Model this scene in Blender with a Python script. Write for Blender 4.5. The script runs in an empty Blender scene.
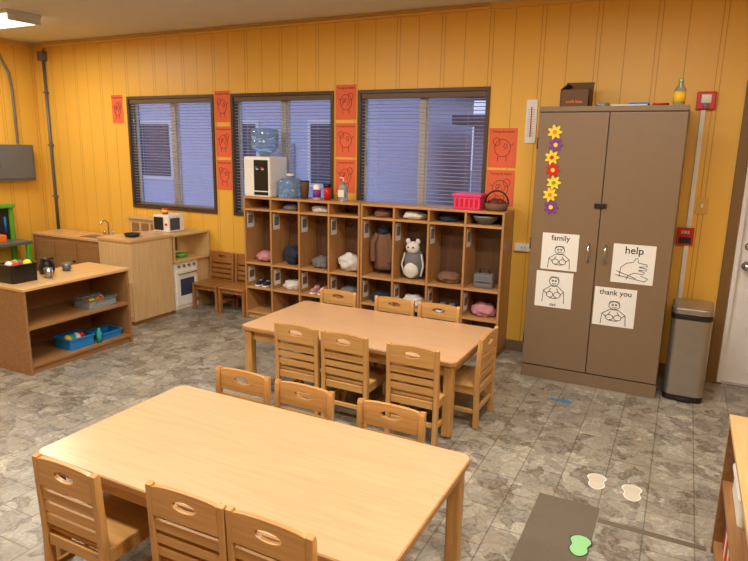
import bpy, bmesh, math, random
from mathutils import Vector, Matrix, Euler
random.seed(7)
sc = bpy.context.scene
sc.view_settings.view_transform = 'Standard'
COL = sc.collection

# ------------------------------------------------------------------ materials
def lin(c):
    return tuple(((v/255)/12.92 if v/255 <= .04045 else ((v/255+.055)/1.055)**2.4) for v in c) + (1,)
def newmat(name):
    m = bpy.data.materials.new(name); m.use_nodes = True
    nt = m.node_tree
    return m, nt, nt.nodes['Principled BSDF']
def mat(name, rgb, rough=.5, metal=0, var=.08, scale=12, bump=0, coat=0, emis=0, trans=0, alpha=1):
    m, nt, b = newmat(name)
    N, L = nt.nodes, nt.links
    c = lin(rgb)
    tc = N.new('ShaderNodeTexCoord')
    no = N.new('ShaderNodeTexNoise'); no.inputs['Scale'].default_value = scale; no.inputs['Detail'].default_value = 4
    L.new(tc.outputs['Object'], no.inputs['Vector'])
    mx = N.new('ShaderNodeMix'); mx.data_type = 'RGBA'
    mx.inputs[6].default_value = tuple(v*(1-var) for v in c[:3])+(1,)
    mx.inputs[7].default_value = tuple(min(1, v*(1+var)) for v in c[:3])+(1,)
    L.new(no.outputs['Fac'], mx.inputs[0]); L.new(mx.outputs[2], b.inputs['Base Color'])
    b.inputs['Roughness'].default_value = rough; b.inputs['Metallic'].default_value = metal
    b.inputs['Coat Weight'].default_value = coat
    b.inputs['Transmission Weight'].default_value = trans
    b.inputs['Alpha'].default_value = alpha
    if emis:
        b.inputs['Emission Color'].default_value = c; b.inputs['Emission Strength'].default_value = emis
    if bump:
        bp = N.new('ShaderNodeBump'); bp.inputs['Strength'].default_value = bump; bp.inputs['Distance'].default_value = .01
        L.new(no.outputs['Fac'], bp.inputs['Height']); L.new(bp.outputs[0], b.inputs['Normal'])
    return m
def wood(name, c1, c2, rough=.4, axis='X', coat=.15, sc_=6.0):
    m, nt, b = newmat(name); N, L = nt.nodes, nt.links
    tc = N.new('ShaderNodeTexCoord'); mp = N.new('ShaderNodeMapping')
    s = {'X': (.6, 9, 9), 'Y': (9, .6, 9), 'Z': (9, 9, .6)}[axis]
    mp.inputs['Scale'].default_value = s
    L.new(tc.outputs['Object'], mp.inputs['Vector'])
    no = N.new('ShaderNodeTexNoise'); no.inputs['Scale'].default_value = sc_; no.inputs['Detail'].default_value = 6
    no.inputs['Distortion'].default_value = .6
    L.new(mp.outputs[0], no.inputs['Vector'])
    cr = N.new('ShaderNodeValToRGB'); cr.color_ramp.elements[0].position = .3; cr.color_ramp.elements[1].position = .7
    cr.color_ramp.elements[0].color = lin(c1); cr.color_ramp.elements[1].color = lin(c2)
    L.new(no.outputs['Fac'], cr.inputs[0]); L.new(cr.outputs[0], b.inputs['Base Color'])
    b.inputs['Roughness'].default_value = rough; b.inputs['Coat Weight'].default_value = coat
    b.inputs['Coat Roughness'].default_value = .25
    return m
def panel_mat(name, rgb, ax):
    m, nt, b = newmat(name); N, L = nt.nodes, nt.links
    tc = N.new('ShaderNodeTexCoord'); sp = N.new('ShaderNodeSeparateXYZ'); L.new(tc.outputs['Object'], sp.inputs[0])
    def math_(op, a, v=None):
        n = N.new('ShaderNodeMath'); n.operation = op
        L.new(a, n.inputs[0])
        if v is not None:
            if isinstance(v, (int, float)): n.inputs[1].default_value = v
            else: L.new(v, n.inputs[1])
        return n.outputs[0]
    def groove(pitch, off, w):
        a = math_('ADD', sp.outputs[ax], 100+off)
        a = math_('DIVIDE', a, pitch); a = math_('FRACT', a); a = math_('SUBTRACT', a, .5); a = math_('ABSOLUTE', a)
        return math_('LESS_THAN', a, w/pitch/2)
    g = math_('MAXIMUM', groove(.2, 0, .006), groove(.4, .07, .006))
    no = N.new('ShaderNodeTexNoise'); no.inputs['Scale'].default_value = 2.5; no.inputs['Detail'].default_value = 3
    L.new(tc.outputs['Object'], no.inputs['Vector'])
    c = lin(rgb)
    mx = N.new('ShaderNodeMix'); mx.data_type = 'RGBA'
    mx.inputs[6].default_value = tuple(v*.94 for v in c[:3])+(1,); mx.inputs[7].default_value = tuple(min(1, v*1.05) for v in c[:3])+(1,)
    L.new(no.outputs['Fac'], mx.inputs[0])
    m2 = N.new('ShaderNodeMix'); m2.data_type = 'RGBA'
    L.new(g, m2.inputs[0]); L.new(mx.outputs[2], m2.inputs[6]); m2.inputs[7].default_value = (c[0]*.66, c[1]*.58, c[2]*.5, 1)
    L.new(m2.outputs[2], b.inputs['Base Color'])
    iv = N.new('ShaderNodeMath'); iv.operation = 'SUBTRACT'; iv.inputs[0].default_value = 1; L.new(g, iv.inputs[1])
    bp = N.new('ShaderNodeBump'); bp.inputs['Strength'].default_value = .5; bp.inputs['Distance'].default_value = .005
    L.new(iv.outputs[0], bp.inputs['Height']); L.new(bp.outputs[0], b.inputs['Normal'])
    b.inputs['Roughness'].default_value = .42
    return m
def floor_mat():
    m, nt, b = newmat('vinyl_stone_tile'); N, L = nt.nodes, nt.links
    tc = N.new('ShaderNodeTexCoord')
    nz = N.new('ShaderNodeTexNoise'); nz.inputs['Scale'].default_value = 9; nz.inputs['Detail'].default_value = 5
    L.new(tc.outputs['Object'], nz.inputs['Vector'])
    va = N.new('ShaderNodeVectorMath'); va.operation = 'MULTIPLY_ADD'
    va.inputs[1].default_value = (.17, .17, 0); L.new(nz.outputs['Color'], va.inputs[0]); L.new(tc.outputs['Object'], va.inputs[2])
    vo = N.new('ShaderNodeTexVoronoi'); vo.inputs['Scale'].default_value = 13; L.new(va.outputs[0], vo.inputs['Vector'])
    sepc = N.new('ShaderNodeSeparateColor'); L.new(vo.outputs['Color'], sepc.inputs[0])
    n2 = N.new('ShaderNodeTexNoise'); n2.inputs['Scale'].default_value = 20; n2.inputs['Detail'].default_value = 10; n2.inputs['Distortion'].default_value = 2.2; n2.inputs['Roughness'].default_value = .7
    L.new(tc.outputs['Object'], n2.inputs['Vector'])
    mm = N.new('ShaderNodeMix'); mm.inputs[0].default_value = .74
    L.new(sepc.outputs[0], mm.inputs[2]); L.new(n2.outputs['Fac'], mm.inputs[3])
    cr = N.new('ShaderNodeValToRGB'); e = cr.color_ramp.elements
    e[0].position = .27; e[0].color = lin((88, 78, 64)); e[1].position = .76; e[1].color = lin((198, 194, 180))
    for p, c in ((.38, (122, 110, 92)), (.45, (136, 136, 130)), (.52, (154, 140, 116)), (.6, (150, 150, 142)), (.67, (178, 166, 144))):
        x = e.new(p); x.color = lin(c)
    L.new(mm.outputs[0], cr.inputs[0])
    v2 = N.new('ShaderNodeTexVoronoi'); v2.feature = 'DISTANCE_TO_EDGE'; v2.inputs['Scale'].default_value = 13; L.new(va.outputs[0], v2.inputs['Vector'])
    lt = N.new('ShaderNodeMapRange'); lt.inputs[1].default_value = 0; lt.inputs[2].default_value = .05; lt.inputs[3].default_value = .76; lt.inputs[4].default_value = 1
    L.new(v2.outputs['Distance'], lt.inputs[0])
    br = N.new('ShaderNodeTexBrick'); br.offset = 0.5; br.inputs['Scale'].default_value = 1
    br.inputs['Brick Width'].default_value = .305; br.inputs['Row Height'].default_value = .205; br.inputs['Mortar Size'].default_value = .003
    br.inputs['Color1'].default_value = (1, 1, 1, 1); br.inputs['Color2'].default_value = (.86, .86, .88, 1); br.inputs['Mortar'].default_value = (.5, .48, .45, 1)
    mpb = N.new('ShaderNodeMapping'); mpb.inputs['Rotation'].default_value = (0, 0, math.pi/2); L.new(tc.outputs['Object'], mpb.inputs[0]); L.new(mpb.outputs[0], br.inputs['Vector'])
    a = N.new('ShaderNodeMix'); a.data_type = 'RGBA'; a.blend_type = 'MULTIPLY'; a.inputs[0].default_value = 1
    L.new(cr.outputs[0], a.inputs[6]); L.new(lt.outputs[0], a.inputs[7])
    a2 = N.new('ShaderNodeMix'); a2.data_type = 'RGBA'; a2.blend_type = 'MULTIPLY'; a2.inputs[0].default_value = 1
    L.new(a.outputs[2], a2.inputs[6]); L.new(br.outputs['Color'], a2.inputs[7])
    L.new(a2.outputs[2], b.inputs['Base Color'])
    b.inputs['Roughness'].default_value = .32
    bp = N.new('ShaderNodeBump'); bp.inputs['Strength'].default_value = .15; bp.inputs['Distance'].default_value = .004
    L.new(n2.outputs['Fac'], bp.inputs['Height']); L.new(bp.outputs[0], b.inputs['Normal'])
    return m

M = {}
WALLC = (232, 181, 74)
M['wallx'] = panel_mat('yellow_paneling_back', WALLC, 0)
M['wally'] = panel_mat('yellow_paneling_side', WALLC, 1)
M['ytrim'] = mat('yellow_trim_paint', (214, 166, 76), .45)
M['ceil'] = mat('ceiling_paint', (214, 208, 192), .8, scale=30, bump=.1)
M['floor'] = floor_mat()
M['base'] = mat('vinyl_baseboard', (120, 98, 72), .5)
M['bronze'] = mat('bronze_aluminium', (84, 68, 54), .45, .4)
M['alu'] = mat('pale_window_frame', (186, 182, 178), .45, .1)
M['slat'] = mat('blind_slat', (196, 194, 200), .5)
M['rail'] = mat('blind_headrail', (100, 78, 56), .5)
M['maple'] = wood('maple_chair', (176, 130, 72), (198, 152, 92), .38, 'Z')
M['maplex'] = wood('maple_rail', (178, 132, 74), (200, 154, 94), .38, 'X')
M['ttop'] = wood('maple_laminate_top', (196, 154, 114), (206, 165, 125), .28, 'X', .35)
M['tedge'] = wood('table_edge_wood', (160, 116, 68), (178, 132, 82), .4, 'X')
M['cub'] = wood('cubby_birch', (166, 118, 68), (188, 138, 86), .42, 'Z')
M['cubx'] = wood('cubby_birch_shelf', (178, 130, 80), (198, 150, 98), .42, 'X')
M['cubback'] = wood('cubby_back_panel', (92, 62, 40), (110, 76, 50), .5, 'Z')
M['cabinet'] = mat('taupe_metal', (124, 103, 80), .4, .1, var=.04)
M['cabdark'] = mat('taupe_metal_shadow_gap', (60, 46, 34), .5)
M['chrome'] = mat('chrome', (190, 190, 190), .2, 1)
M['steel'] = mat('brushed_steel', (170, 166, 160), .32, .85)
M['black'] = mat('black_plastic', (24, 23, 23), .35)
M['white'] = mat('white_plastic', (232, 230, 224), .4)
M['paper'] = mat('white_paper', (222, 220, 216), .7, var=.02)
M['decal'] = mat('worn_white_decal', (196, 186, 166), .6, var=.1)
M['ink'] = mat('black_ink', (28, 26, 28), .6)
M['opaper'] = mat('orange_red_paper', (226, 104, 66), .7, var=.05)
M['oink'] = mat('brown_ink', (110, 40, 30), .7)
M['red'] = mat('red_plastic', (196, 28, 26), .35)
M['teal'] = mat('teal_plastic', (40, 160, 160), .4)
M['doorw'] = mat('white_door_paint', (222, 222, 226), .4)
M['darktrim'] = mat('dark_door_trim', (120, 88, 44), .5)
M['gray'] = mat('grey_painted_metal', (112, 112, 108), .45, .3)
M['panel'] = mat('grey_electrical_panel', (104, 108, 112), .45, .2)
M['oak'] = wood('brown_oak', (138, 96, 56), (158, 114, 70), .45, 'Y')
M['oaktop'] = wood('light_oak_top', (196, 154, 102), (212, 170, 118), .35, 'Y')
M['birch'] = wood('pale_birch', (200, 166, 116), (214, 182, 132), .45, 'Z')
M['play'] = wood('play_kitchen_wood', (136, 96, 58), (156, 114, 72), .45, 'X')
M['brownc'] = wood('brown_chair_wood', (146, 96, 48), (164, 112, 62), .4, 'Z')
M['bluew'] = mat('blue_water_jug', (165, 200, 226), .1, trans=.75)
M['blue'] = mat('blue_plastic', (30, 120, 190), .4)
M['green'] = mat('green_plastic', (92, 170, 50), .4)
M['ltgreen'] = mat('pale_green_sticker', (140, 195, 135), .6)
M['pink'] = mat('pink_plastic', (226, 60, 120), .4)
M['yellow'] = mat('yellow_foam', (245, 205, 50), .6)
M['purple'] = mat('purple_foam', (120, 50, 140), .6)
M['orange'] = mat('orange_foam', (236, 120, 40), .6)
M['card'] = mat('brown_cardboard', (104, 74, 46), .7)
M['cloth_w'] = mat('white_cloth', (212, 208, 204), .9, scale=30, bump=.4)
M['cloth_g'] = mat('grey_cloth', (110, 108, 112), .9, scale=30, bump=.4)
M['cloth_n'] = mat('navy_cloth', (36, 42, 58), .9, scale=30, bump=.4)
M['cloth_b'] = mat('brown_cloth', (120, 86, 66), .9, scale=30, bump=.4)
M['cloth_p'] = mat('dusty_pink_cloth', (190, 130, 136), .9, scale=30, bump=.4)
M['mat'] = mat('dark_floor_mat', (98, 88, 72), .8, scale=60, bump=.4)
M['fix'] = mat('light_fixture_housing', (205, 205, 200), .5)
M['lens'] = mat('light_lens', (255, 248, 236), .5, emis=2.5)
M['clear'] = mat('clear_plastic', (200, 215, 220), .15, trans=.7)
M['siding'] = mat('neighbour_siding', (196, 198, 214), .8)
M['siding2'] = mat('neighbour_brick', (158, 152, 166), .8)
M['roof'] = mat('neighbour_roof', (90, 88, 102), .9)
M['gnd'] = mat('outside_gravel', (156, 158, 172), .95)
M['glassd'] = mat('dark_glass', (56, 66, 96), .15)
def glass():
    m, nt, b = newmat('window_glass'); N, L = nt.nodes, nt.links
    t = N.new('ShaderNodeBsdfTransparent'); g = N.new('ShaderNodeBsdfGlossy'); g.inputs['Roughness'].default_value = .02
    t.inputs[0].default_value = (.9, .93, .97, 1)
    mx = N.new('ShaderNodeMixShader'); mx.inputs[0].default_value = .06
    L.new(t.outputs[0], mx.inputs[1]); L.new(g.outputs[0], mx.inputs[2]); L.new(mx.outputs[0], N['Material Output'].inputs[0])
    return m
M['glass'] = glass()

# ------------------------------------------------------------------ builder
class B:
    def __init__(s): s.bm = bmesh.new(); s.mats = []
    def mi(s, m):
        if m not in s.mats: s.mats.append(m)
        return s.mats.index(m)
    def _add(s, tmp, m, smooth=False, X=None):
        i = s.mi(m)
        if X is not None: bmesh.ops.transform(tmp, matrix=X, verts=tmp.verts)
        for f in tmp.faces: f.material_index = i; f.smooth = smooth
        me = bpy.data.meshes.new('t'); tmp.to_mesh(me); tmp.free(); s.bm.from_mesh(me); bpy.data.meshes.remove(me)
    def box(s, x0, x1, y0, y1, z0, z1, m, bev=0.0, X=None):
        t = bmesh.new(); bmesh.ops.create_cube(t, size=1)
        bmesh.ops.transform(t, matrix=Matrix.Translation(((x0+x1)/2, (y0+y1)/2, (z0+z1)/2)) @ Matrix.Diagonal((abs(x1-x0), abs(y1-y0), abs(z1-z0), 1)), verts=t.verts)
        if bev: bmesh.ops.bevel(t, geom=t.edges[:], offset=bev, segments=2, profile=.6, affect='EDGES')
        s._add(t, m, False, X)
    def lathe(s, prof, c, m, seg=24, X=None, sx=1, sy=1):
        t = bmesh.new(); rings = []
        for r, z in prof:
            rings.append([t.verts.new((c[0]+sx*r*math.cos(2*math.pi*k/seg), c[1]+sy*r*math.sin(2*math.pi*k/seg), c[2]+z)) for k in range(seg)])
        for a, b in zip(rings, rings[1:]):
            for k in range(seg): t.faces.new((a[k], a[(k+1) % seg], b[(k+1) % seg], b[k]))
        if prof[0][0] > 1e-4: t.faces.new(rings[0][::-1])
        if prof[-1][0] > 1e-4: t.faces.new(rings[-1])
        bmesh.ops.remove_doubles(t, verts=t.verts, dist=1e-5)
        i = s.mi(m)
        if X is not None: bmesh.ops.transform(t, matrix=X, verts=t.verts)
        for f in t.faces: f.material_index = i; f.smooth = len(f.verts) <= 4
        me = bpy.data.meshes.new('t'); t.to_mesh(me); t.free(); s.bm.from_mesh(me); bpy.data.meshes.remove(me)
    def cyl(s, p, q, r, m, seg=16):
        p = Vector(p); q = Vector(q); d = q-p
        X = Matrix.Translation(p) @ d.to_track_quat('Z', 'Y').to_matrix().to_4x4()
        s.lathe([(r, 0), (r, d.length)], (0, 0, 0), m, seg, X)
    def _obj(s, data, m, smooth, X):
        o = bpy.data.objects.new('t', data); COL.objects.link(o)
        dg = bpy.context.evaluated_depsgraph_get(); dg.update()
        me = bpy.data.meshes.new_from_object(o.evaluated_get(dg)); bpy.data.objects.remove(o)
        t = bmesh.new(); t.from_mesh(me); bpy.data.meshes.remove(me); s._add(t, m, smooth, X)
    def shape(s, loops, thick, m, bev=0, X=None):
        cu = bpy.data.curves.new('t', 'CURVE'); cu.dimensions = '2D'; cu.fill_mode = 'BOTH'
        cu.extrude = thick/2-bev; cu.bevel_depth = bev; cu.bevel_resolution = 2; cu.offset = -bev
        for lp in loops:
            sp = cu.splines.new('POLY'); sp.points.add(len(lp)-1); sp.use_cyclic_u = True
            for pt, (x, y) in zip(sp.points, lp): pt.co = (x, y, 0, 1)
        s._obj(cu, m, False, X)
    def tube(s, paths, r, m, X=None, cyclic=False, smooth=True, res=3):
        cu = bpy.data.curves.new('t', 'CURVE'); cu.dimensions = '3D'; cu.bevel_depth = r; cu.bevel_resolution = res; cu.use_fill_caps = True
        for lp in paths:
            sp = cu.splines.new('POLY'); sp.points.add(len(lp)-1); sp.use_cyclic_u = cyclic
            for pt, c in zip(sp.points, lp): pt.co = (c[0], c[1], c[2], 1)
        s._obj(cu, m, smooth, X)
    def text(s, body, size, m, X):
        cu = bpy.data.curves.new('t', 'FONT'); cu.body = body; cu.size = size; cu.align_x = 'CENTER'; cu.extrude = .0004; cu.offset = size*.01
        s._obj(cu, m, False, X)
    def blob(s, c, r, m, seed=0, amp=.25, fr=2.2, flat=None):
        from mathutils import noise
        t = bmesh.new(); bmesh.ops.create_icosphere(t, subdivisions=4, radius=1)
        for v in t.verts:
            n = noise.noise(v.co*fr+Vector((seed*7.3, seed, 0)))+.5*noise.noise(v.co*fr*2.3+Vector((seed, 3, 1)))
            v.co = v.co*(1+amp*n)
            v.co = Vector((c[0]+v.co.x*r[0], c[1]+v.co.y*r[1], c[2]+v.co.z*r[2]))
            if flat is not None and v.co.z < flat: v.co.z = flat
        s._add(t, m, True)
    def done(s, name, loc=(0, 0, 0), rot=0):
        me = bpy.data.meshes.new(name); s.bm.to_mesh(me); s.bm.free()
        for m in s.mats: me.materials.append(m)
        o = bpy.data.objects.new(name, me); COL.objects.link(o); o.location = loc; o.rotation_euler = (0, 0, rot)
        return o
def inst(o, name, loc, rot=0):
    n = bpy.data.objects.new(name, o.data); COL.objects.link(n); n.location = loc; n.rotation_euler = (0, 0, rot); return n
def rrect(w, h, r, n=6, cx=0, cy=0):
    P = []
    for (sx, sy, a0) in ((1, 1, 0), (-1, 1, 90), (-1, -1, 180), (1, -1, 270)):
        for k in range(n+1):
            a = math.radians(a0+90*k/n); P.append((cx+sx*(w/2-r)+r*math.cos(a), cy+sy*(h/2-r)+r*math.sin(a)))
    return P
def ell(cx, cy, rx, ry, n=20): return [(cx+rx*math.cos(2*math.pi*k/n), cy+ry*math.sin(2*math.pi*k/n)) for k in range(n)]
RX = Matrix.Rotation(math.pi/2, 4, 'X')
T = Matrix.Translation

# ------------------------------------------------------------------ room shell
XL, XR, YB, YF, H = -6.97, 2.0, 4.95, -1.6, 2.76
b = B(); b.box(XL-.15, XR+.15, YF-.15, YB+.15, -.1, 0, M['floor']); b.done('floor')
b = B(); b.box(XL-.15, XR+.15, YF-.15, YB+.15, H, H+.1, M['ceil']); b.done('ceiling')
WIN = [(-5.50, -4.30), (-4.08, -2.91), (-2.66, -1.47)]; WZ0, WZ1 = .95, 2.14
DX0, DX1, DZ = .36, 1.27, 2.06
b = B(); x = XL-.15
for (a, c) in WIN:
    b.box(x, a, YB, YB+.15, 0, H, M['wallx']); b.box(a, c, YB, YB+.15, 0, WZ0, M['wallx']); b.box(a, c, YB, YB+.15, WZ1, H, M['wallx']); x = c
b.box(x, DX0, YB, YB+.15, 0, H, M['wallx']); b.done('wall_back')
b = B(); b.box(DX0, DX1, YB, YB+.15, DZ, H, M['wallx']); b.done('wall_back.001')
b = B(); b.box(DX1, XR+.15, YB, YB+.15, 0, H, M['wallx']); b.done('wall_back.002')
b = B(); b.box(XL-.15, XL, YF, YB, 0, H, M['wally']); b.done('wall_left')
b = B(); b.box(XR, XR+.15, YF, YB, 0, H, M['wally']); b.done('wall_right')
b = B(); b.box(XL-.15, XR+.15, YF-.15, YF, 0, H, M['wallx']); b.done('wall_front')
b = B(); b.box(XL, DX0-.08, YB-.012, YB, 0, .09, M['base'], .003); b.done('baseboard_back')
b = B(); b.box(XL, XL+.012, YF, YB-.014, 0, .09, M['base'], .003); b.done('baseboard_left')
b = B(); b.box(XL, XR, YB-.02, YB, H-.05, H, M['ytrim'], .004); b.done('trim_1')
b = B(); b.box(XL, XL+.02, YF, YB-.022, H-.05, H, M['ytrim'], .004); b.done('trim_2')

for i, (a, c) in enumerate(WIN):
    b = B(); f = .03
    for (x0, x1, z0, z1) in ((a, c, WZ0, WZ0+f), (a, c, WZ1-f, WZ1), (a, a+f, WZ0+f, WZ1-f), (c-f, c, WZ0+f, WZ1-f)):
        b.box(x0, x1, YB-.015, YB+.13, z0, z1, M['bronze'], .002)
    m_ = (a+c)/2
    b.box(m_-.03, m_+.03, YB+.05, YB+.11, WZ0+f, WZ1-f, M['alu'], .003)
    for (x0, x1) in ((a+f, a+f+.02), (c-f-.02, c-f), (m_+.03, m_+.045)):
        b.box(x0, x1, YB+.07, YB+.1, WZ0+f, WZ1-f, M['alu'])
    b.box(a+f, c-f, YB+.075, YB+.095, WZ0+f, WZ0+f+.03, M['alu'])
    b.box(a+f, c-f, YB+.083, YB+.087, WZ0+f, WZ1-f, M['glass'])
    b.done('window_%d' % (i+1))
    b = B()
    b.box(a+f+.004, c-f-.004, YB-.005, YB+.035, WZ1-f-.045, WZ1-f-.002, M['rail'], .003)
    z = WZ1-f-.06
    while z > WZ0+f+.03:
        X = T(((a+c)/2, YB+.015, z)) @ Matrix.Rotation(math.radians(-10), 4, 'X')
        b.box(-(c-a)/2+f+.008, (c-a)/2-f-.008, -.0125, .0125, -.0008, .0008, M['slat'], 0, X); z -= .03
    b.box(a+f+.006, c-f-.006, YB+.003, YB+.028, WZ0+f+.004, WZ0+f+.02, M['rail'], .003)
    for xx in (a+.18, m_, c-.18): b.cyl((xx, YB+.015, WZ0+f+.01), (xx, YB+.015, WZ1-f-.03), .0012, M['slat'], 6)
    b.cyl((a+f+.06, YB-.006, WZ1-.65), (a+f+.06, YB-.006, WZ1-.08), .004, M['clear'], 8)
    b.done('window_blind' + ('' if i == 0 else '.%03d' % i))

# door
b = B()
b.box(DX0+.005, DX1-.005, YB+.03, YB+.075, .012, DZ-.005, M['doorw'], .003)
b.box(DX0+.001, DX0+.03, YB-.01, YB+.03, 0.001, DZ-.001, M['doorw'])
b.lathe([(.0, 0), (.033, 0), (.033, .008), (.012, .012), (.012, .04), (.026, .048), (.03, .062), (.02, .075), (0, .078)], (0, 0, 0), M['chrome'], 20, T((.445, YB+.03, .88)) @ RX)
b.lathe([(0, 0), (.028, 0), (.028, .014), (.01, .018), (0, .018)], (0, 0, 0), M['chrome'], 20, T((.445, YB+.03, 1.02)) @ RX)
for z0 in (.35, 1.25): b.box(.55, 1.12, YB+.022, YB+.03, z0, z0+.6, M['doorw'], .004)
b.box(DX0+.001, DX1-.001, YB-.01, YB+.1, 0.0005, .012, M['chrome'])
b.done('door_1')
b = B(); b.box(DX0-.07, DX0-.004, YB-.022, YB, 0, DZ+.07, M['darktrim'], .003); b.box(DX0-.07, DX1+.07, YB-.02, YB-.001, DZ+.002, DZ+.07, M['darktrim'], .003); b.box(DX1+.004, DX1+.07, YB-.022, YB, 0, DZ, M['darktrim'], .003)
b.done('trim_3')

# ------------------------------------------------------------------ tables
def table():
    b = B(); W, D, Ht = 1.52, .80, .475
    b.shape([rrect(W, D, .045, 8)], .026, M['tedge'], .004, T((0, 0, Ht-.0145)))
    b.shape([rrect(W-.012, D-.012, .04, 8)], .003, M['ttop'], 0, T((0, 0, Ht-.0015)))
    for sx in (-1, 1):
        for sy in (-1, 1):
            cx, cy = sx*(W/2-.05), sy*(D/2-.05)
            b.box(cx-.028, cx+.028, cy-.028, cy+.028, .008, Ht-.028, M['maple'], .008)
            b.cyl((cx, cy, 0), (cx, cy, .01), .02, M['black'])
    b.box(-W/2+.08, W/2-.08, -D/2+.045, -D/2+.065, Ht-.1, Ht-.028, M['maplex']); b.box(-W/2+.08, W/2-.08, D/2-.065, D/2-.045, Ht-.1, Ht-.028, M['maplex'])
    b.box(-W/2+.045, -W/2+.065, -D/2+.08, D/2-.08, Ht-.1, Ht-.028, M['maplex']); b.box(W/2-.065, W/2-.045, -D/2+.08, D/2-.08, Ht-.1, Ht-.028, M['maplex'])
    return b.done('childrens_table', (-1.388, 1.76, 0))
t = table(); inst(t, 'childrens_table.001', (-1.80, 3.52, 0))

# ------------------------------------------------------------------ chairs (back at y=0, seat toward +y)
def chair(name, mz, mx, loc, rot):
    b = B(); w = .32; hw = w/2; SH = .27; D = .28
    for s in (-1, 1):
        prof = [(-.018, 0), (.016, 0), (.022, SH), (.006, .55), (-.002, .568), (-.022, .562), (-.012, SH)]
        X = T((s*(hw-.013), 0, 0)) @ Matrix(((0, 0, 1, 0), (1, 0, 0, 0), (0, 1, 0, 0), (0, 0, 0, 1)))
        b.shape([prof], .026, mz, .004, X)
        b.box(s*(hw-.013)-.013, s*(hw-.013)+.013, D-.035, D, 0, SH-.016, mz, .004)
        b.box(s*(hw-.013)-.009, s*(hw-.013)+.009, .015, D-.03, .09, .115, mz, .003)
        b.box(s*(hw-.013)-.009, s*(hw-.013)+.009, .015, D-.03, SH-.06, SH-.016, mz, .003)
    b.shape([rrect(w+.004, D+.0, .02, 4, 0, D/2+.012)], .018, mx, .004, T((0, 0, SH-.008)))
    b.box(-hw+.03, hw-.03, D-.028, D-.012, SH-.06, SH-.016, mx, .003)
    b.box(-hw+.03, hw-.03, -.006, .01, SH-.06, SH-.016, mx, .003)
    b.box(-hw+.03, hw-.03, -.006, .01, .10, .125, mx, .003)
    def yb(z): return .003-.0165*(z-SH)/.29*1.0
    iw = w-.05
    for zc, hh in ((.315, .036), (.365, .036), (.415, .036)):
        b.box(-iw/2, iw/2, yb(zc)-.007, yb(zc)+.007, zc-hh/2, zc+hh/2, mx, .003)
    zc = .508; hw2 = iw/2
    out = [(-hw2, -.054), (hw2, -.054), (hw2, .048)]+[(hw2*math.cos(math.radians(a)), .048+.012*math.sin(math.radians(a))) for a in range(15, 180, 15)]+[(-hw2, .048)]
    b.shape([out, ell(0, .008, .05, .018)], .018, mx, .002, T((0, yb(zc), zc)) @ RX)
    return b.done(name, loc, rot)
R = math.pi
c0 = chair('childrens_chair', M['maple'], M['maplex'], (-1.805, 1.26, 0), 0)
spec = [(-1.315, 1.32, .03), (-.99, 1.325, .0),
        (-1.84, 2.25, R), (-1.48, 2.245, R), (-1.03, 2.24, R),
        (-2.06, 3.06, 0), (-1.715, 3.055, 0), (-1.265, 3.04, 0),
        (-2.31, 4.00, R), (-1.83, 4.00, R), (-1.48, 4.00, R),
        (-.975, 3.51, math.pi/2)]
for i, (x, y, r) in enumerate(spec): inst(c0, 'childrens_chair.%03d' % (i+1), (x, y, 0), r+random.uniform(-.02, .02))
cb = chair('brown_childrens_chair', M['brownc'], M['brownc'], (-4.225, 4.90, 0), R)
inst(cb, 'brown_childrens_chair.001', (-3.885, 4.90, 0), R)

# ------------------------------------------------------------------ coat cubbies
def cubby():
    b = B(); W, D, Ht, th = 1.25, .29, 1.18, .018; cw = W/4
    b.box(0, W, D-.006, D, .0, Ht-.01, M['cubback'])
    b.box(0, W, 0, D-.006, Ht-th, Ht, M['cubx'], .003)
    b.box(0, W, .02, D-.006, 0, .05, M['cubx'])
    for z in (.05, .295, .535, 1.05): b.box(.01, W-.01, .002, D-.006, z, z+th, M['cubx'], .002)
    for k in range(5):
        x = min(max(k*cw-th/2, 0), W-th); b.box(x, x+th, 0, D-.006, .0, Ht-th, M['cub'], .002)
        if k < 4:
            for zz in (.97, .44): b.box(x+th, x+th+.0012, .03, .13, zz-.09, zz+.06, M['paper'])
            b.box(x+th, x+th+.0016, .045, .115, .92, 1.0, M['cloth_g']); b.box(x+th, x+th+.0016, .045, .115, .39, .46, M['cloth_b'])
            xc = k*cw+cw/2
            for dx in (-.06, .06):
                b.tube([[(xc+dx, D-.01, .96), (xc+dx, D-.05, .955), (xc+dx, D-.06, .975)]], .005, M['chrome'])
    return b.done('coat_cubby_shelf', (-3.72, 4.645, 0))
cu = cubby(); inst(cu, 'coat_cubby_shelf.001', (-2.462, 4.645, 0))
CX = [-3.72+.3125*k+.156 for k in range(8)]
def restblob(name, c, r, m, seed, z0):
    b = B(); b.blob((c[0], c[1], c[2]), r, m, seed, .22, 1.8, flat=z0); b.done(name)
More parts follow.
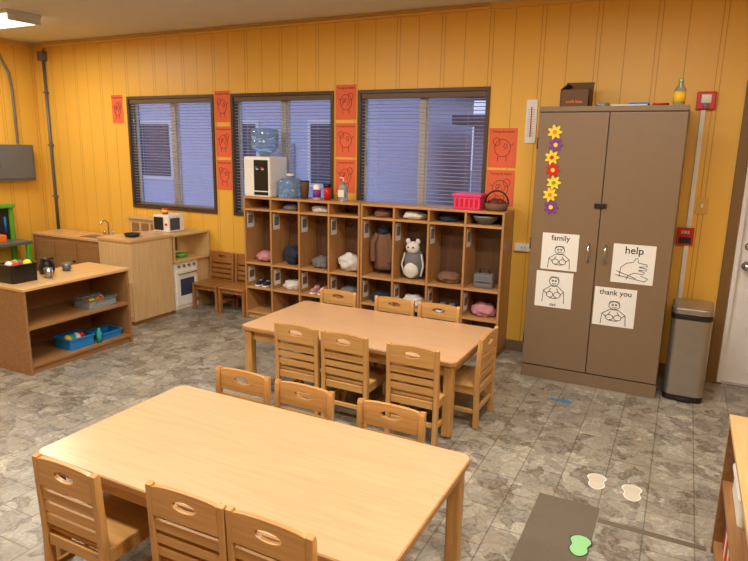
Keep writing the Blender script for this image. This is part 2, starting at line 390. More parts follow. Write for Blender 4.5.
def coat(name, x, m, m2, seed, zt=.95, zb=.62):
    from mathutils import noise
    b = B(); y = 4.82
    n = 8; prof = []
    for k in range(n+1):
        z = zb+(zt-zb)*k/n; q = k/n
        prof.append((.095*(1-.55*max(0, q-.7)/.3)*(1.0 if q > .15 else .92), z))
    t = bmesh.new(); seg = 36; rings = []
    for rr, z in prof:
        ring = []
        for k in range(seg):
            a = 2*math.pi*k/seg; w_ = 1+.12*math.sin(5*a+seed)+.06*noise.noise(Vector((math.cos(a)*2, math.sin(a)*2, z*8+seed)))
            ring.append(t.verts.new((x+rr*w_*math.cos(a), y+.6*rr*w_*math.sin(a), z)))
        rings.append(ring)
    for A, C in zip(rings, rings[1:]):
        for k in range(seg): t.faces.new((A[k], A[(k+1) % seg], C[(k+1) % seg], C[k]))
    t.faces.new(rings[0][::-1]); t.faces.new(rings[-1]); b._add(t, m, True)
    for s in (-1, 1): b.tube([[(x+s*.05, y-.03, zt-.04), (x+s*.095, y-.04, zt-.12), (x+s*.085, y-.045, zt-.28)]], .028, m)
    b.blob((x, y-.02, zt), (.055, .045, .04), m2, seed, .15); b.done(name)
coat('hanging_coat', CX[4], M['cloth_b'], M['cloth_n'], 4, .95, .60)
restblob('navy_jacket', (CX[1], 4.79, .64), (.10, .085, .09), M['cloth_n'], 3, .554)
restblob('winter_hat', (CX[3]-.01, 4.78, .63), (.105, .09, .085), M['cloth_w'], 5, .554)
restblob('grey_jacket', (CX[2], 4.79, .60), (.095, .08, .06), M['cloth_g'], 8, .554)
restblob('knit_hat', (CX[4]+.01, 4.78, 1.095), (.09, .08, .042), M['cloth_b'], 9, 1.069)
restblob('sun_hat', (CX[5]-.01, 4.77, 1.095), (.10, .09, .04), M['cloth_w'], 11, 1.069)
restblob('mitten_pile', (CX[1], 4.78, 1.09), (.09, .07, .035), M['cloth_g'], 12, 1.069)
restblob('scarf', (CX[2], 4.78, 1.09), (.09, .07, .035), M['cloth_w'], 13, 1.069)
restblob('folded_blanket', (CX[3], 4.78, .35), (.10, .09, .06), M['cloth_g'], 15, .314)
restblob('folded_sweater', (CX[5], 4.78, .35), (.10, .09, .06), M['cloth_w'], 18, .314)
restblob('pink_sweater', (CX[0], 4.78, .60), (.10, .09, .05), M['cloth_p'], 27, .554)
restblob('grey_sweatshirt', (CX[6], 4.79, .595), (.10, .08, .05), M['cloth_b'], 28, .554)
restblob('spare_clothes', (CX[7], 4.78, .36), (.10, .09, .06), M['cloth_p'], 29, .314)
restblob('spare_clothes.001', (CX[1], 4.78, .35), (.10, .09, .05), M['cloth_w'], 30, .314)
restblob('spare_clothes.002', (CX[4], 4.78, .35), (.10, .09, .05), M['cloth_n'], 33, .314)
restblob('knit_gloves', (CX[6]-.02, 4.78, 1.09), (.08, .07, .03), M['cloth_n'], 34, 1.069)
def shoes(name, x, z, m, m2):
    b = B()
    for s in (-1, 1):
        cx = x+s*.042
        b.shape([rrect(.055, .15, .026, 5)], .014, m2, .003, T((cx, 4.74, z+.008)))
        b.blob((cx, 4.72, z+.03), (.026, .05, .022), m, 3, .05, flat=z+.012); b.lathe([(.025, 0), (.024, .05), (.019, .052), (.019, .03), (0, .03)], (cx, 4.775, z+.012), m, 16, None, 1, 1.3)
        b.tube([[(cx-.012, 4.735, z+.052), (cx+.012, 4.745, z+.052)], [(cx-.012, 4.72, z+.048), (cx+.012, 4.73, z+.048)]], .002, m2)
    b.done(name)
shoes('childrens_shoes', CX[2], .314, M['cloth_p'], M['white']); shoes('childrens_shoes.001', CX[6], .314, M['cloth_g'], M['white'])
shoes('childrens_shoes.002', CX[0], .314, M['cloth_n'], M['white']); shoes('childrens_shoes.003', CX[5], .069, M['red'], M['white'])
b = B(); xx = CX[7]
b.box(xx-.08, xx+.08, 4.71, 4.80, .5535, .67, M['cloth_g'], .02); b.tube([[(xx-.04, 4.755, .665), (xx-.035, 4.755, .71), (xx+.035, 4.755, .71), (xx+.04, 4.755, .665)]], .006, M['black']); b.box(xx-.06, xx+.06, 4.707, 4.71, .60, .605, M['black']); b.done('lunch_bag')
# plush
b = B(); bx, by, bz = CX[5]-.01, 4.78, .554
b.blob((bx, by, bz+.13), (.09, .07, .14), M['cloth_g'], 21, .1, 1.2, flat=bz); b.blob((bx, by-.06, bz+.08), (.065, .035, .065), M['cloth_w'], 22, .08, 1.2, flat=bz)
b.tube([[(bx-.03, by, bz+.25), (bx-.03, by, bz+.37), (bx+.03, by, bz+.37), (bx+.03, by, bz+.25)]], .007, M['cloth_n'])
b.blob((bx, by-.03, bz+.27), (.06, .05, .055), M['cloth_w'], 23, .05)
for s in (-1, 1):
    b.blob((bx+s*.045, by-.03, bz+.325), (.02, .015, .025), M['cloth_w'], 24, .05); b.blob((bx+s*.022, by-.078, bz+.28), (.007, .006, .008), M['black'], 25, 0)
    b.tube([[(bx+s*.075, by-.02, bz+.22), (bx+s*.10, by-.03, bz+.12), (bx+s*.075, by-.02, bz+.03)]], .009, M['cloth_w'])
b.done('plush_backpack')

# things on the cubbies
Z = 1.18
b = B(); x0 = -3.56; y0 = 4.79
b.box(x0-.15, x0+.15, y0-.14, y0+.14, Z, Z+.37, M['white'], .02)
b.box(x0-.03, x0+.13, y0-.143, y0-.135, Z+.06, Z+.34, M['black'], .003)
b.box(x0-.03, x0+.13, y0-.145, y0-.1, Z+.02, Z+.05, M['black'], .004)
for k, mm in enumerate((M['blue'], M['red'])):
    b.cyl((x0+.02+.06*k, y0-.165, Z+.26), (x0+.02+.06*k, y0-.14, Z+.26), .01, M['white']); b.box(x0+.01+.06*k, x0+.03+.06*k, y0-.175, y0-.155, Z+.265, Z+.28, mm)
b.lathe([(.04, 0), (.045, .03), (.115, .075), (.13, .10), (.13, .15), (.122, .16), (.13, .17), (.13, .24), (.11, .265), (0, .27)], (x0, y0, Z+.36), M['bluew'], 28)
b.done('water_dispenser')
b = B(); b.lathe([(0, 0), (.105, 0), (.115, .015), (.115, .08), (.108, .09), (.115, .10), (.115, .15), (.09, .175), (.035, .18), (.035, .2), (0, .2)], (-3.28, 4.79, Z), M['bluew'], 28); b.lathe([(0, 0), (.037, 0), (.037, .02), (0, .02)], (-3.28, 4.79, Z+.2), M['white']); b.done('water_jug')
b = B(); b.lathe([(0, 0), (.032, 0), (.042, .14), (.044, .15), (.03, .16), (0, .16)], (-3.11, 4.77, Z), M['card'], 20); b.lathe([(0, 0), (.046, 0), (.044, .012), (0, .012)], (-3.11, 4.77, Z+.152), M['black']); b.done('coffee_tumbler')
b = B(); b.lathe([(0, 0), (.035, 0), (.035, .11), (.03, .12), (.03, .135), (0, .135)], (-2.98, 4.77, Z), M['white'], 20); b.lathe([(0.036, .02), (.036, .09)], (-2.98, 4.77, Z), M['purple'], 20); b.done('wipes_canister')
b = B(); b.lathe([(0, 0), (.028, 0), (.036, .12), (0, .12)], (-2.87, 4.77, Z), M['red'], 20); b.lathe([(0, 0), (.038, 0), (.038, .03), (0, .03)], (-2.87, 4.77, Z+.115), M['black']); b.done('travel_mug')
b = B(); b.lathe([(0, 0), (.038, 0), (.04, .01), (.04, .12), (.03, .145), (.012, .155), (.012, .175), (0, .175)], (-2.70, 4.76, Z), M['clear'], 20); b.tube([[(-2.70, 4.76, Z+.17), (-2.70, 4.76, Z+.205), (-2.73, 4.75, Z+.205)]], .006, M['white']); b.box(-2.73, -2.67, 4.718, 4.722, Z+.04, Z+.10, M['paper']); b.done('hand_sanitizer_bottle')
b = B(); xx = -1.54
b.box(xx-.11, xx+.11, 4.70, 4.86, Z, Z+.11, M['pink'], .012); b.box(xx-.12, xx+.12, 4.69, 4.87, Z+.10, Z+.125, M['pink'], .006)
for k in range(5): b.box(xx-.09+.04*k, xx-.07+.04*k, 4.697, 4.70, Z+.02, Z+.085, M['red'])
b.done('pink_storage_bin')
b = B(); xx = -1.32
b.lathe([(0, 0), (.08, 0), (.1, .06), (.095, .06), (.076, .006), (0, .006)], (xx, 4.78, Z), M['cloth_b'], 24); b.tube([[(xx+.095*math.cos(a), 4.78, Z+.055+.1*math.sin(a)) for a in [math.pi*k/12 for k in range(13)]]], .007, M['black']); b.blob((xx, 4.78, Z+.06), (.07, .06, .035), M['oink'], 31); b.done('handled_basket')
b = B(); xx = CX[7]-.02; b.lathe([(0, 0), (.05, 0), (.1, .05), (.11, .07), (.104, .07), (.05, .008), (0, .008)], (xx, 4.765, 1.0685), M['gray'], 28); b.done('grey_bowl')

# ------------------------------------------------------------------ metal cabinet
b = B(); x0, x1, y0, y1, zt = -.955, -.03, 4.40, 4.93, 1.945; xm = -.495
b.box(x0, x1, y0+.02, y1, 0.0, zt, M['cabinet'], .004)
b.box(x0, x1, y0+.004, y0+.03, zt-.035, zt, M['cabinet'], .004)
b.box(x0, x1, y0+.004, y0+.03, 0, .09, M['cabinet'], .003)
b.box(x0+.012, x1-.012, y0+.012, y0+.022, .09, zt-.035, M['cabdark'])
b.box(x0+.004, xm-.003, y0, y0+.018, .10, zt-.042, M['cabinet'], .004); b.box(xm+.003, x1-.004, y0, y0+.018, .10, zt-.042, M['cabinet'], .004)
for s in (-1, 1):
    xh = xm+s*.055
    b.tube([[(xh, y0, 1.03), (xh, y0-.03, 1.02), (xh, y0-.033, .97), (xh, y0-.03, .92), (xh, y0, .91)]], .007, M['chrome'])
b.box(xm-.045, xm+.035, y0-.012, y0, 1.275, 1.31, M['black'], .004)
for zz in (.3, 1.0, 1.7):
    b.cyl((x0+.004, y0+.004, zz-.04), (x0+.004, y0+.004, zz+.04), .006, M['cabdark'], 8)
b.done('metal_storage_cabinet')

def poster(name, x, z, w, h, y, body, tz, draw, size=.045, pm=None, im=None, lw=.0022):
    b = B(); pm = pm or M['paper']; im = im or M['ink']
    b.box(-w/2, w/2, -.0015, 0, -h/2, h/2, pm)
    if body: b.text(body, size, im, T((0, -.0018, tz)) @ RX)
    if draw: b.tube([[(px*w, -.002, pz*h) for px, pz in d] for d in draw], lw, im, res=1)
    return b.done(name, (x, y, z))
def circ(cx, cz, rx, rz, a0=0, a1=360, n=16): return [(cx+rx*math.cos(math.radians(a0+(a1-a0)*k/n)), cz+rz*math.sin(math.radians(a0+(a1-a0)*k/n))) for k in range(n+1)]
hand = [[(-.3, -.35), (-.28, -.1), (-.15, .02), (.0, .05), (.05, .15), (.1, .17), (.12, .05)], [(.12, .05), (.32, .02), (.34, -.03), (.15, -.05)], [(.15, -.06), (.33, -.09), (.33, -.14), (.14, -.13)], [(.14, -.15), (.28, -.18), (.27, -.24), (.05, -.22), (-.1, -.3), (-.12, -.4)], [(-.38, -.2), (.1, -.36)], [(-.4, -.3), (.3, -.42), (.38, -.34), (.2, -.28)]]
two = [circ(-.0, .17, .13, .12), circ(-.04, .19, .02, .02), circ(.04, .19, .02, .02), circ(0, .13, .05, .03, 180, 360), [(-.13, .2), (-.1, .3), (.1, .3), (.13, .2)], [(-.3, -.42), (-.28, -.1), (-.1, .04), (.1, .04), (.28, -.1), (.3, -.42)], circ(-.1, -.2, .09, .08), circ(.1, -.2, .09, .08), [(-.28, -.1), (-.17, -.2)], [(.28, -.1), (.17, -.2)], [(-.1, -.3), (.1, -.3)], [(-.14, -.14), (-.08, -.02)], [(.14, -.14), (.08, -.02)]]
yp = 4.3985
poster('sign_language_poster', -.742, .955, .25, .26, yp, 'family', .08, [[(px, pz*.85-.1) for px, pz in d] for d in two], .055)
poster('sign_language_poster.001', -.762, .68, .255, .26, yp, 'dad', -.118, [[(px, pz*1.0+.06) for px, pz in d] for d in two], .03)
poster('sign_language_poster.002', -.258, .915, .265, .265, yp, 'help', .07, hand, .07)
poster('sign_language_poster.003', -.348, .605, .27, .27, yp, 'thank you', .085, [[(px, pz*.85-.1) for px, pz in d] for d in two], .052)
b = B(); cols = [M['yellow'], M['purple'], M['yellow'], M['red'], M['yellow'], M['yellow'], M['purple']]
for k in range(7):
    z = 1.775-.085*k; xx = -.838+.012*math.sin(k*2.1)+.002*k
    outl = [((.040+.011*math.cos(7*a))*math.cos(a), (.040+.011*math.cos(7*a))*math.sin(a)) for a in [2*math.pi*j/56 for j in range(56)]]
    b.shape([outl], .004, cols[k], 0, T((xx, yp-.004, z)) @ RX)
    b.shape([ell(0, 0, .014, .014)], .004, [M['orange'], M['yellow'], M['red'], M['yellow'], M['green'], M['orange'], M['yellow']][k], 0, T((xx, yp-.008, z)) @ RX)
b.tube([[(-.838, yp-.001, 1.80), (-.83, yp-.001, 1.25)]], .0015, M['green']); b.done('foam_flower_garland')
b = B(); x0, x1, y0, y1, z0 = -.85, -.66, 4.55, 4.75, 1.946
b.box(x0, x1, y0, y1, z0, z0+.01, M['card'])
for (a, c, d, e) in ((x0, x1, y0, y0+.004), (x0, x1, y1-.004, y1), (x0, x0+.004, y0, y1), (x1-.004, x1, y0, y1)): b.box(a, c, d, e, z0, z0+.12, M['card'])
b.box(-.095, .095, -.002, .002, 0, .07, M['card'], 0, T(((x0+x1)/2, y1, z0+.12)) @ Matrix.Rotation(math.radians(-20), 4, 'X'))
b.box(-.1, .1, -.002, .002, 0, .06, M['card'], 0, T((x0, (y0+y1)/2, z0+.12)) @ Matrix.Rotation(math.pi/2, 4, 'Z') @ Matrix.Rotation(math.radians(50), 4, 'X'))
b.box(-.1, .1, -.002, .002, 0, .06, M['card'], 0, T((x1, (y0+y1)/2, z0+.12)) @ Matrix.Rotation(math.pi/2, 4, 'Z') @ Matrix.Rotation(math.radians(-60), 4, 'X'))
b.text('craft box', .03, M['orange'], T(((x0+x1)/2, y0-.001, z0+.03)) @ RX)
b.done('open_cardboard_box')
b = B(); b.lathe([(0, 0), (.034, 0), (.036, .01), (.036, .1), (.015, .135), (.013, .15), (0, .15)], (-.10, 4.55, 1.946), M['clear'], 20); b.lathe([(.0365, .02), (.0365, .09)], (-.10, 4.55, 1.946), M['yellow'], 20)
b.box(-.115, -.085, 4.53, 4.575, 2.085, 2.115, M['green'], .005); b.box(-.106, -.094, 4.505, 4.535, 2.095, 2.108, M['white'], .003); b.tube([[(-.1, 4.53, 2.09), (-.1, 4.52, 2.06)]], .004, M['white']); b.done('spray_bottle')
b = B(); b.box(-.50, -.28, 4.46, 4.6, 1.946, 1.956, M['paper'], 0, None); b.box(-.40, -.27, 4.47, 4.56, 1.956, 1.968, M['blue'], .003); b.done('stack_of_papers')
b = B(); b.lathe([(.022, 0), (.045, 0), (.045, .024), (.022, .024), (.022, 0)], (-.56, 4.5, 1.946), M['clear'], 24); b.done('tape_roll')
b = B(); b.cyl((-.25, 4.45, 1.954), (-.17, 4.47, 1.954), .008, M['red']); b.cyl((-.17, 4.47, 1.954), (-.155, 4.474, 1.954), .008, M['black']); b.done('marker_pen')

# trash can
b = B(); cx, cy = .135, 4.60
b.shape([rrect(.25, .33, .05)], .04, M['black'], .004, T((cx, cy, .02))); b.shape([rrect(.245, .325, .05)], .53, M['steel'], .002, T((cx, cy, .305)))
b.shape([rrect(.255, .335, .05)], .03, M['black'], .004, T((cx, cy, .585))); b.shape([rrect(.25, .33, .05)], .05, M['steel'], .012, T((cx, cy, .625)))
b.box(cx-.04, cx+.04, cy-.19, cy-.165, .012, .03, M['black'], .003); b.done('step_trash_can')

# wall items on right
b = B(); b.box(.0, .12, YB-.04, YB, 1.945, 2.065, M['red'], .008); b.box(.03, .09, YB-.045, YB-.04, 1.99, 2.045, M['white'], .002); b.lathe([(0, 0), (.018, 0), (.015, .012), (0, .014)], (0, 0, 0), M['clear'], 16, T((.06, YB-.045, 1.97)) @ RX); b.done('fire_alarm')
b = B(); b.box(.035, .066, YB-.022, YB-.0005, .4, 1.944, M['white'], .004); b.done('wall_raceway')
b = B(); b.box(.08, .155, YB-.008, YB, 1.225, 1.35, M['ytrim'], .003); b.box(.11, .125, YB-.018, YB-.008, 1.275, 1.3, M['white'], .002); b.done('light_switch')
b = B(); b.box(-.02, .09, YB-.030, YB-.024, 1.0, 1.13, M['red'], .002); b.box(-.005, .075, YB-.032, YB-.03, 1.015, 1.06, M['ink']); b.text('FIRE', .03, M['white'], T((.035, YB-.032, 1.085)) @ RX); b.box(.03, .06, YB-.024, YB-.022, 1.05, 1.08, M['white']); b.done('fire_alarm_sign')
b = B(); b.shape([rrect(.085, .33, .012)], .012, M['white'], .003, T((-1.13, YB-.007, 1.87)) @ RX)
b.cyl((-1.13, YB-.017, 1.75), (-1.13, YB-.017, 1.98), .004, M['red'], 8)
for k in range(12):
    b.box(-1.158, -1.14, YB-.0145, YB-.013, 1.76+.018*k, 1.762+.018*k, M['ink']); b.box(-1.12, -1.102, YB-.0145, YB-.013, 1.76+.018*k, 1.762+.018*k, M['ink'])
b.done('wall_thermometer')
b = B(); b.box(-1.19, -.96, YB-.03, YB-.001, .85, .915, M['white'], .004); b.box(-1.15, -1.08, YB-.036, YB-.03, .86, .905, M['white'], .003)
for k in range(2): b.box(-1.13+.025*k, -1.125+.025*k, YB-.037, YB-.036, .875, .89, M['ink'])
b.done('wall_outlet_box')

animal = [circ(0, 0, .28, .22), circ(.22, .16, .12, .1), [(-.15, -.2), (-.15, -.34)], [(.15, -.2), (.15, -.34)], circ(-.1, .05, .06, .06), [(-.28, .05), (-.38, .12)], [(-.2, -.1), (0, .12), (.1, -.1), (.2, .05)]]
n = 0
def osheet(x, zt, w, h):
    global n
    nm = 'tracing_worksheet' + ('' if n == 0 else '.%03d' % n); n += 1
    poster(nm, x, zt-h/2, w, h, YB-.0005, 'Tracing the letters', h/2-.035, animal if n % 2 else [[(-a, c) for a, c in d] for d in animal[:6]], .024, M['opaper'], M['oink'], .0022)
osheet(-5.655, 2.16, .17, .30)
for z in (2.17, 1.83, 1.50): osheet(-4.19, z, .19, .30)
for z in (2.19, 1.86, 1.54): osheet(-2.785, z, .21, .30)
osheet(-1.345, 1.82, .23, .31); osheet(-1.345, 1.49, .23, .29)

b = B(); b.cyl((-6.79, YB-.02, .6), (-6.79, YB-.02, 2.62), .017, M['gray']); b.box(-6.84, -6.74, YB-.06, YB, 2.56, 2.66, M['gray'], .004)
b.tube([[(-6.79, YB-.02, 2.64), (-6.79, YB-.02, 2.70), (-6.7, YB-.035, 2.72), (-1.5, YB-.035, 2.725)]], .012, M['ytrim'])
for z in (1.0, 1.6, 2.2): b.box(-6.82, -6.76, YB-.04, YB, z, z+.02, M['gray'])
b.done('electrical_conduit')
b = B(); b.tube([[(XL+.03, 4.45, H-.05), (XL+.03, 4.5, 2.6), (XL+.03, 4.6, 2.4), (XL+.03, 4.62, 2.2), (XL+.03, 4.62, 1.62)]], .014, M['gray']); b.done('electrical_conduit.001')
b = B(); b.box(XL, XL+.1, 4.25, 4.76, 1.2, 1.61, M['panel'], .006); b.box(XL+.1, XL+.112, 4.28, 4.73, 1.23, 1.58, M['panel'], .004); b.box(XL+.112, XL+.12, 4.31, 4.33, 1.36, 1.44, M['black']); b.done('electrical_panel')

# ------------------------------------------------------------------ left play area
b = B(); x0, x1, y0, y1, h = -4.53, -4.05, 2.62, 3.54, .64
b.box(x0, x1, y0, y0+.02, 0, h-.02, M['oak'], .002); b.box(x0, x1, y1-.02, y1, 0, h-.02, M['oak'], .002)
b.box(x0-.01, x1+.01, y0-.01, y1+.01, h-.022, h, M['oaktop'], .004); b.box(x0, x0+.01, y0+.02, y1-.02, .04, h-.022, M['oak'])
b.box(x0, x1-.005, y0+.02, y1-.02, .05, .07, M['oak'], .002); b.box(x0, x1-.005, y0+.02, y1-.02, .33, .35, M['oak'], .002); b.box(x0, x1-.02, y0+.02, y1-.02, 0, .05, M['oak'])
b.done('low_toy_shelf')
def bin_(cx, cy, z, w, d, h, m, rim=None):
    b = B(); outer = rrect(d, w, .02)
    b.shape([outer], .006, m, 0, T((cx, cy, z+.003))); b.shape([outer, rrect(d-.01, w-.01, .016)], h-.006, m, 0, T((cx, cy, z+.006+(h-.006)/2)))
    b.shape([rrect(d+.02, w+.02, .025), rrect(d-.01, w-.01, .016)], .01, rim or m, 0, T((cx, cy, z+h)))
    return b
b = bin_(-4.2, 3.32, .351, .26, .2, .07, M['clear'], M['gray'])
for k in range(6): b.blob((-4.2+.03*math.sin(k*2.3), 3.24+.03*k, .39), (.03, .03, .03), [M['red'], M['yellow'], M['green'], M['orange']][k % 4], 41+k, .1)
b.done('clear_storage_bin')
b = bin_(-4.2, 3.10, .071, .22, .2, .08, M['blue'])
for k in range(4): b.blob((-4.2, 3.04+.04*k, .13), (.035, .03, .04), [M['yellow'], M['teal'], M['white'], M['red']][k], 51+k, .1)
b.done('blue_storage_bin')
b = bin_(-4.2, 3.39, .071, .2, .18, .05, M['blue']); b.done('blue_storage_bin.001')
b = B(); b.lathe([(0, 0), (.022, 0), (.022, .08), (.012, .10), (.012, .115), (0, .115)], (-4.1, 3.25, .071), M['teal'], 16); b.done('toy_bottle')
b = bin_(-4.33, 2.78, .641, .20, .18, .13, M['black'])
for k in range(5): b.blob((-4.33+.03*math.sin(k*2), 2.72+.03*k, .76), (.035, .03, .035), [M['cloth_w'], M['red'], M['green'], M['cloth_b'], M['yellow']][k], 61+k, .15)
b.done('black_basket')
def mug(name, x, y, z, r, h, m):
    b = B(); b.lathe([(0, 0), (r*.8, 0), (r, h), (r*.9, h), (r*.72, .008), (0, .008)], (x, y, z), m, 20)
    b.tube([[(x+r*.85, y, z+h*.25), (x+r*1.6, y, z+h*.3), (x+r*1.6, y, z+h*.75), (x+r*.92, y, z+h*.8)]], .005, m); b.done(name)
b = B(); b.lathe([(0, 0), (.05, 0), (.062, .04), (.045, .09), (.04, .11), (.047, .12), (0, .125)], (-4.40, 3.06, .641), M['black'], 24); b.tube([[(-4.36, 3.06, .75), (-4.31, 3.06, .74), (-4.31, 3.06, .68), (-4.34, 3.06, .67)]], .007, M['black']); b.done('toy_coffee_pot')
mug('toy_mug', -4.37, 3.21, .641, .035, .06, M['gray']); mug('toy_mug.001', -4.24, 2.96, .641, .032, .075, M['steel'])
b = B(); b.box(-4.79, -4.38, 3.87, 4.37, .04, .775, M['birch'], .003); b.box(-4.78, -4.40, 3.89, 4.35, 0, .04, M['oak']); b.box(-4.80, -4.37, 3.86, 4.38, .775, .80, M['oaktop'], .003)
b.box(-4.78, -4.40, 3.864, 3.87, .08, .42, M['birch'], .002); b.box(-4.78, -4.40, 3.864, 3.87, .44, .75, M['birch'], .002); b.done('toy_storage_cabinet')
b = B(); b.lathe([(0, 0), (.06, 0), (.075, .03), (.07, .03), (.057, .004), (0, .004)], (-4.55, 4.05, .801), M['black'], 24); b.tube([[(-4.5, 4.02, .825), (-4.42, 3.94, .84)]], .008, M['black']); b.done('toy_frying_pan')
b = B(); x0, x1, y0, y1, h = -6.7, -5.55, 4.52, 4.92, .62
b.box(x0, x1, y0+.01, y1, .04, h-.02, M['play'], .003); b.box(x0+.02, x1-.02, y0+.03, y1, 0, .04, M['oak'])
b.shape([[(x0, y0-.0), (x1, y0), (x1, y1), (x0, y1)], rrect(.34, .24, .04, 6, -5.83, 4.70)], .022, M['oaktop'], 0, T((0, 0, h-.01)))
b.shape([rrect(.33, .23, .04, 6, -5.83, 4.70)], .01, M['gray'], 0, T((0, 0, h-.018)))
for k in range(3):
    xa = x0+.03+.37*k; b.box(xa, xa+.34, y0, y0+.012, .08, h-.06, M['play'], .004); b.lathe([(0, 0), (.012, 0), (.012, .02), (0, .02)], (0, 0, 0), M['black'], 12, T((xa+.3, y0, .35)) @ RX)
b.tube([[(-5.83, 4.86, h), (-5.83, 4.86, h+.14), (-5.83, 4.82, h+.17), (-5.83, 4.77, h+.16), (-5.83, 4.76, h+.13)]], .01, M['chrome'])
for s in (-1, 1): b.cyl((-5.83+.07*s, 4.86, h), (-5.83+.07*s, 4.86, h+.04), .014, M['chrome'])
b.done('play_kitchen_sink')
dx = -.10
b = B()
b.box(-4.72+dx, -4.31+dx, 4.41, 4.74, .02, .50, M['white'], .008); b.box(-4.72+dx, -4.32+dx, 4.42, 4.92, 0, .02, M['birch'])
b.box(-4.312+dx, -4.30+dx, 4.43, 4.72, .06, .42, M['white'], .004); b.box(-4.301+dx, -4.297+dx, 4.48, 4.67, .16, .33, M['glassd'], .002); b.tube([[(-4.30+dx, 4.46, .385), (-4.28+dx, 4.46, .385), (-4.28+dx, 4.69, .385), (-4.30+dx, 4.69, .385)]], .006, M['gray'])
for k in range(4): b.cyl((-4.31+dx, 4.47+.07*k, .46), (-4.292+dx, 4.47+.07*k, .46), .013, M['gray'])
b.box(-4.74+dx, -4.29+dx, 4.40, 4.93, .50, .525, M['birch'], .003)
b.box(-4.72+dx, -4.32+dx, 4.74, 4.92, .02, .50, M['birch'])
b.box(-4.74+dx, -4.30+dx, 4.41, 4.43, .525, .76, M['birch']); b.box(-4.74+dx, -4.30+dx, 4.905, 4.925, .525, .76, M['birch']); b.box(-4.74+dx, -4.30+dx, 4.40, 4.93, .76, .78, M['birch'], .003)
b.done('play_oven')
b = B(); b.lathe([(0, 0), (.05, 0), (.07, .04), (.065, .04), (.045, .006), (0, .006)], (-4.52, 4.62, .526), M['green'], 20); b.done('toy_bowl')
b = B(); b.box(-4.78, -4.57, 4.53, 4.75, .781, .95, M['white'], .01); b.box(-4.571, -4.565, 4.55, 4.68, .80, .92, M['glassd'], .002)
b.box(-4.765, -4.64, 4.524, 4.53, .80, .93, M['black'], .002); b.cyl((-4.60, 4.53, .86), (-4.60, 4.52, .86), .012, M['red']); b.done('toy_cash_register')
b = B(); b.lathe([(0, 0), (.03, 0), (.03, .06), (0, .06)], (-4.70, 4.62, .951), M['red'], 16); b.lathe([(.0305, .02), (.0305, .045)], (-4.70, 4.62, .951), M['yellow'], 16); b.done('toy_food_can')
b = B(); b.box(-5.45, -4.87, 4.82, 4.93, 0, .84, M['birch'], .004); b.box(-5.47, -4.86, 4.80, 4.94, .84, .86, M['birch'], .003)
for k in range(4): b.box(-5.40+.14*k, -5.30+.14*k, 4.812, 4.82, .5, .8, M['play'], .003)
b.done('play_hutch')
b = B(); x0, x1, y0, y1 = XL+.03, XL+.35, 3.95, 4.45
for yy in (y0, y1-.05):
    b.box(x0, x0+.05, yy, yy+.05, 0, .9, M['green'], .01); b.box(x1-.05, x1, yy, yy+.05, 0, .5, M['green'], .01)
b.box(x0, x1, y0-.02, y1+.02, .5, .54, M['gray'], .01); b.box(x0, x0+.03, y0, y1, .54, .92, M['ink'], .004); b.box(x0, x0+.08, y0-.01, y1+.01, .9, .95, M['green'], .015); b.box(x0, x1, y0, y1, .18, .21, M['green'], .006)
for k in range(4): b.cyl((x0+.035, y0+.1+.1*k, .62), (x0+.035, y0+.1+.1*k, .8), .012, [M['orange'], M['yellow'], M['red'], M['blue']][k])
b.box(x0+.08, x0+.2, y0+.1, y0+.3, .54, .62, M['orange'], .01); b.done('toy_workbench')

# ------------------------------------------------------------------ right shelf
b = B(); x0, x1, y0, y1, h = .265, .60, 1.75, 2.72, .62
b.box(x0, x1, y1-.02, y1, 0, h-.02, M['oak'], .002); b.box(x0, x1, y0, y0+.02, 0, h-.02, M['oak'], .002); b.box(x0-.005, x1, y0-.005, y1+.005, h-.02, h, M['oaktop'], .003)
b.box(x1-.01, x1, y0+.02, y1-.02, .0, h-.02, M['oak']); b.box(x0+.005, x1-.01, y0+.02, y1-.02, .04, .06, M['oak']); b.box(x0+.005, x1-.01, y0+.02, y1-.02, .32, .34, M['oak']); b.box(x0+.02, x1-.01, y0+.02, y1-.02, 0, .04, M['oak'])
b.done('low_book_shelf')
b = bin_(.40, 2.5, .341, .3, .2, .1, M['white']); b.blob((.40, 2.5, .42), (.07, .1, .04), M['blue'], 51); b.done('white_storage_bin')
b = B()
for k in range(9):
    b.box(.30, .50, 2.40+.03*k, 2.424+.03*k, .061, .061+.18+.015*(k % 3), [M['card'], M['orange'], M['paper'], M['red']][k % 4], .002)
b.done('row_of_books')
b = B(); b.box(.33, .52, 2.40, 2.62, .621, .628, M['paper']); b.done('paper_sheet')

def foot(name, x, y, z, m, rot=0):
    b = B(); o = []
    for k in range(40):
        a = 2*math.pi*k/40
        wx = .038*(1+.18*math.sin(a))*math.cos(a)*(1-.35*math.exp(-(math.sin(a)/.35)**2))
        o.append((wx*1.25, .075*math.sin(a)))
    b.shape([o], .0008, m, 0, T((0, 0, .0012)))
    b.shape([[(p*1.12, q*1.06) for p, q in o], o], .0008, M['ink'] if m is not M['decal'] else M['paper'], 0, T((0, 0, .001)))
    b.done(name, (x, y, z), rot)
foot('footprint_decal', -.24, 3.07, 0, M['decal'], .1); foot('footprint_decal.001', -.07, 3.04, 0, M['decal'], .1); foot('footprint_decal.002', -.235, 2.48, .0032, M['ltgreen'], .0)
b = B(); b.shape([rrect(.28, 1.0, .005, 3, -.335, 2.32)], .003, M['mat'], 0, T((0, 0, .0016))); b.done('floor_mat')
b = B(); b.box(-.19, .25, 2.70, 2.735, .0002, .0012, M['mat'], 0, None); b.done('floor_tape_strip')
b = B(); b.box(-.66, -.52, 4.035, 4.06, .0002, .0012, M['blue'], 0); b.box(-.60, -.55, 4.06, 4.075, .0002, .0012, M['blue'], 0); b.done('blue_tape_mark')

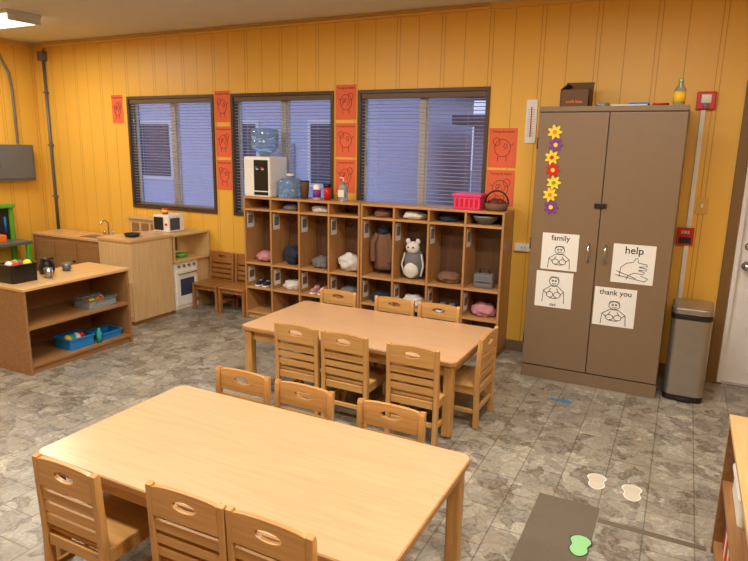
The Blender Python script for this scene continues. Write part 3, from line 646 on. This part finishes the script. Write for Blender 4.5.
# ------------------------------------------------------------------ light fixtures
def fixture(name, x, y, power):
    b = B(); b.box(-.61, .61, -.16, .16, H-.03, H, M['fix'], .004); b.shape([rrect(1.18, .28, .03)], .05, M['lens'], .01, T((0, 0, H-.055))); b.box(-.61, -.59, -.15, .15, H-.085, H-.03, M['fix'], .003); b.box(.59, .61, -.15, .15, H-.085, H-.03, M['fix'], .003)
    b.done(name, (x, y, 0))
    l = bpy.data.lights.new('tube_light', 'AREA'); l.shape = 'RECTANGLE'; l.size = 1.15; l.size_y = .26; l.energy = power; l.color = (1, .93, .82)
    o = bpy.data.objects.new('tube_light', l); COL.objects.link(o); o.location = (x, y, H-.095)
fx = [(-5.98, 3.76, 32), (-5.2, .8, 42), (-2.4, .9, 47), (.5, .9, 58), (-.6, 2.7, 52), (-3.1, 2.7, 44)]
for i, (x, y, p) in enumerate(fx): fixture('ceiling_light' + ('' if i == 0 else '.%03d' % i), x, y, p)

# ------------------------------------------------------------------ outside
b = B(); b.box(-40, 20, YB+.3, 60, -.5, -.4, M['gnd']); b.done('ground_outside')
b = B(); b.box(-16, -5.5, 11, 17, -.4, 3.0, M['siding']); b.box(-16.4, -5.1, 10.6, 17.4, 3.0, 3.25, M['roof'])
for xx in (-14.5, -12, -9.5, -7): b.box(xx, xx+1.1, 10.96, 11, .9, 2.1, M['glassd']); b.box(xx-.08, xx+1.18, 10.97, 10.995, .82, 2.18, M['white'])
b.box(-8.2, -7.4, 10.95, 11, -.4, 1.7, M['siding2']); b.done('neighbour_building')
b = B(); b.box(-4.5, 4, 14, 20, -.4, 2.2, M['siding2']); b.box(-4.9, 4.4, 13.6, 20.4, 2.2, 2.4, M['roof'])
for xx in (-3.8, -1.8, .4): b.box(xx, xx+1.1, 13.96, 14, .9, 1.9, M['glassd'])
b.done('neighbour_building.001')
w = bpy.data.worlds.new('dusk_sky'); sc.world = w; w.use_nodes = True
bg = w.node_tree.nodes['Background']; bg.inputs[1].default_value = 1.9
tc = w.node_tree.nodes.new('ShaderNodeTexCoord'); sp = w.node_tree.nodes.new('ShaderNodeSeparateXYZ'); cr = w.node_tree.nodes.new('ShaderNodeValToRGB')
w.node_tree.links.new(tc.outputs['Generated'], sp.inputs[0]); w.node_tree.links.new(sp.outputs[2], cr.inputs[0]); w.node_tree.links.new(cr.outputs[0], bg.inputs[0])
cr.color_ramp.elements[0].position = 0; cr.color_ramp.elements[0].color = lin((176, 180, 214)); cr.color_ramp.elements[1].position = .5; cr.color_ramp.elements[1].color = lin((180, 190, 232))

# ------------------------------------------------------------------ camera
yaw, pitch, roll, f = -.4636, .2135, .0182, 613
F = Vector((math.sin(yaw)*math.cos(pitch), math.cos(yaw)*math.cos(pitch), -math.sin(pitch)))
r = Vector((math.cos(yaw), -math.sin(yaw), 0)); u = r.cross(F)
r2 = math.cos(roll)*r+math.sin(roll)*u; u2 = -math.sin(roll)*r+math.cos(roll)*u
cd = bpy.data.cameras.new('camera'); cam = bpy.data.objects.new('camera', cd); COL.objects.link(cam)
cam.matrix_world = Matrix(((r2.x, u2.x, -F.x, 0), (r2.y, u2.y, -F.y, 0), (r2.z, u2.z, -F.z, 1.65), (0, 0, 0, 1)))
cd.sensor_width = 36; cd.lens = f/748*36; cd.clip_start = .05; cd.clip_end = 200
sc.camera = cam
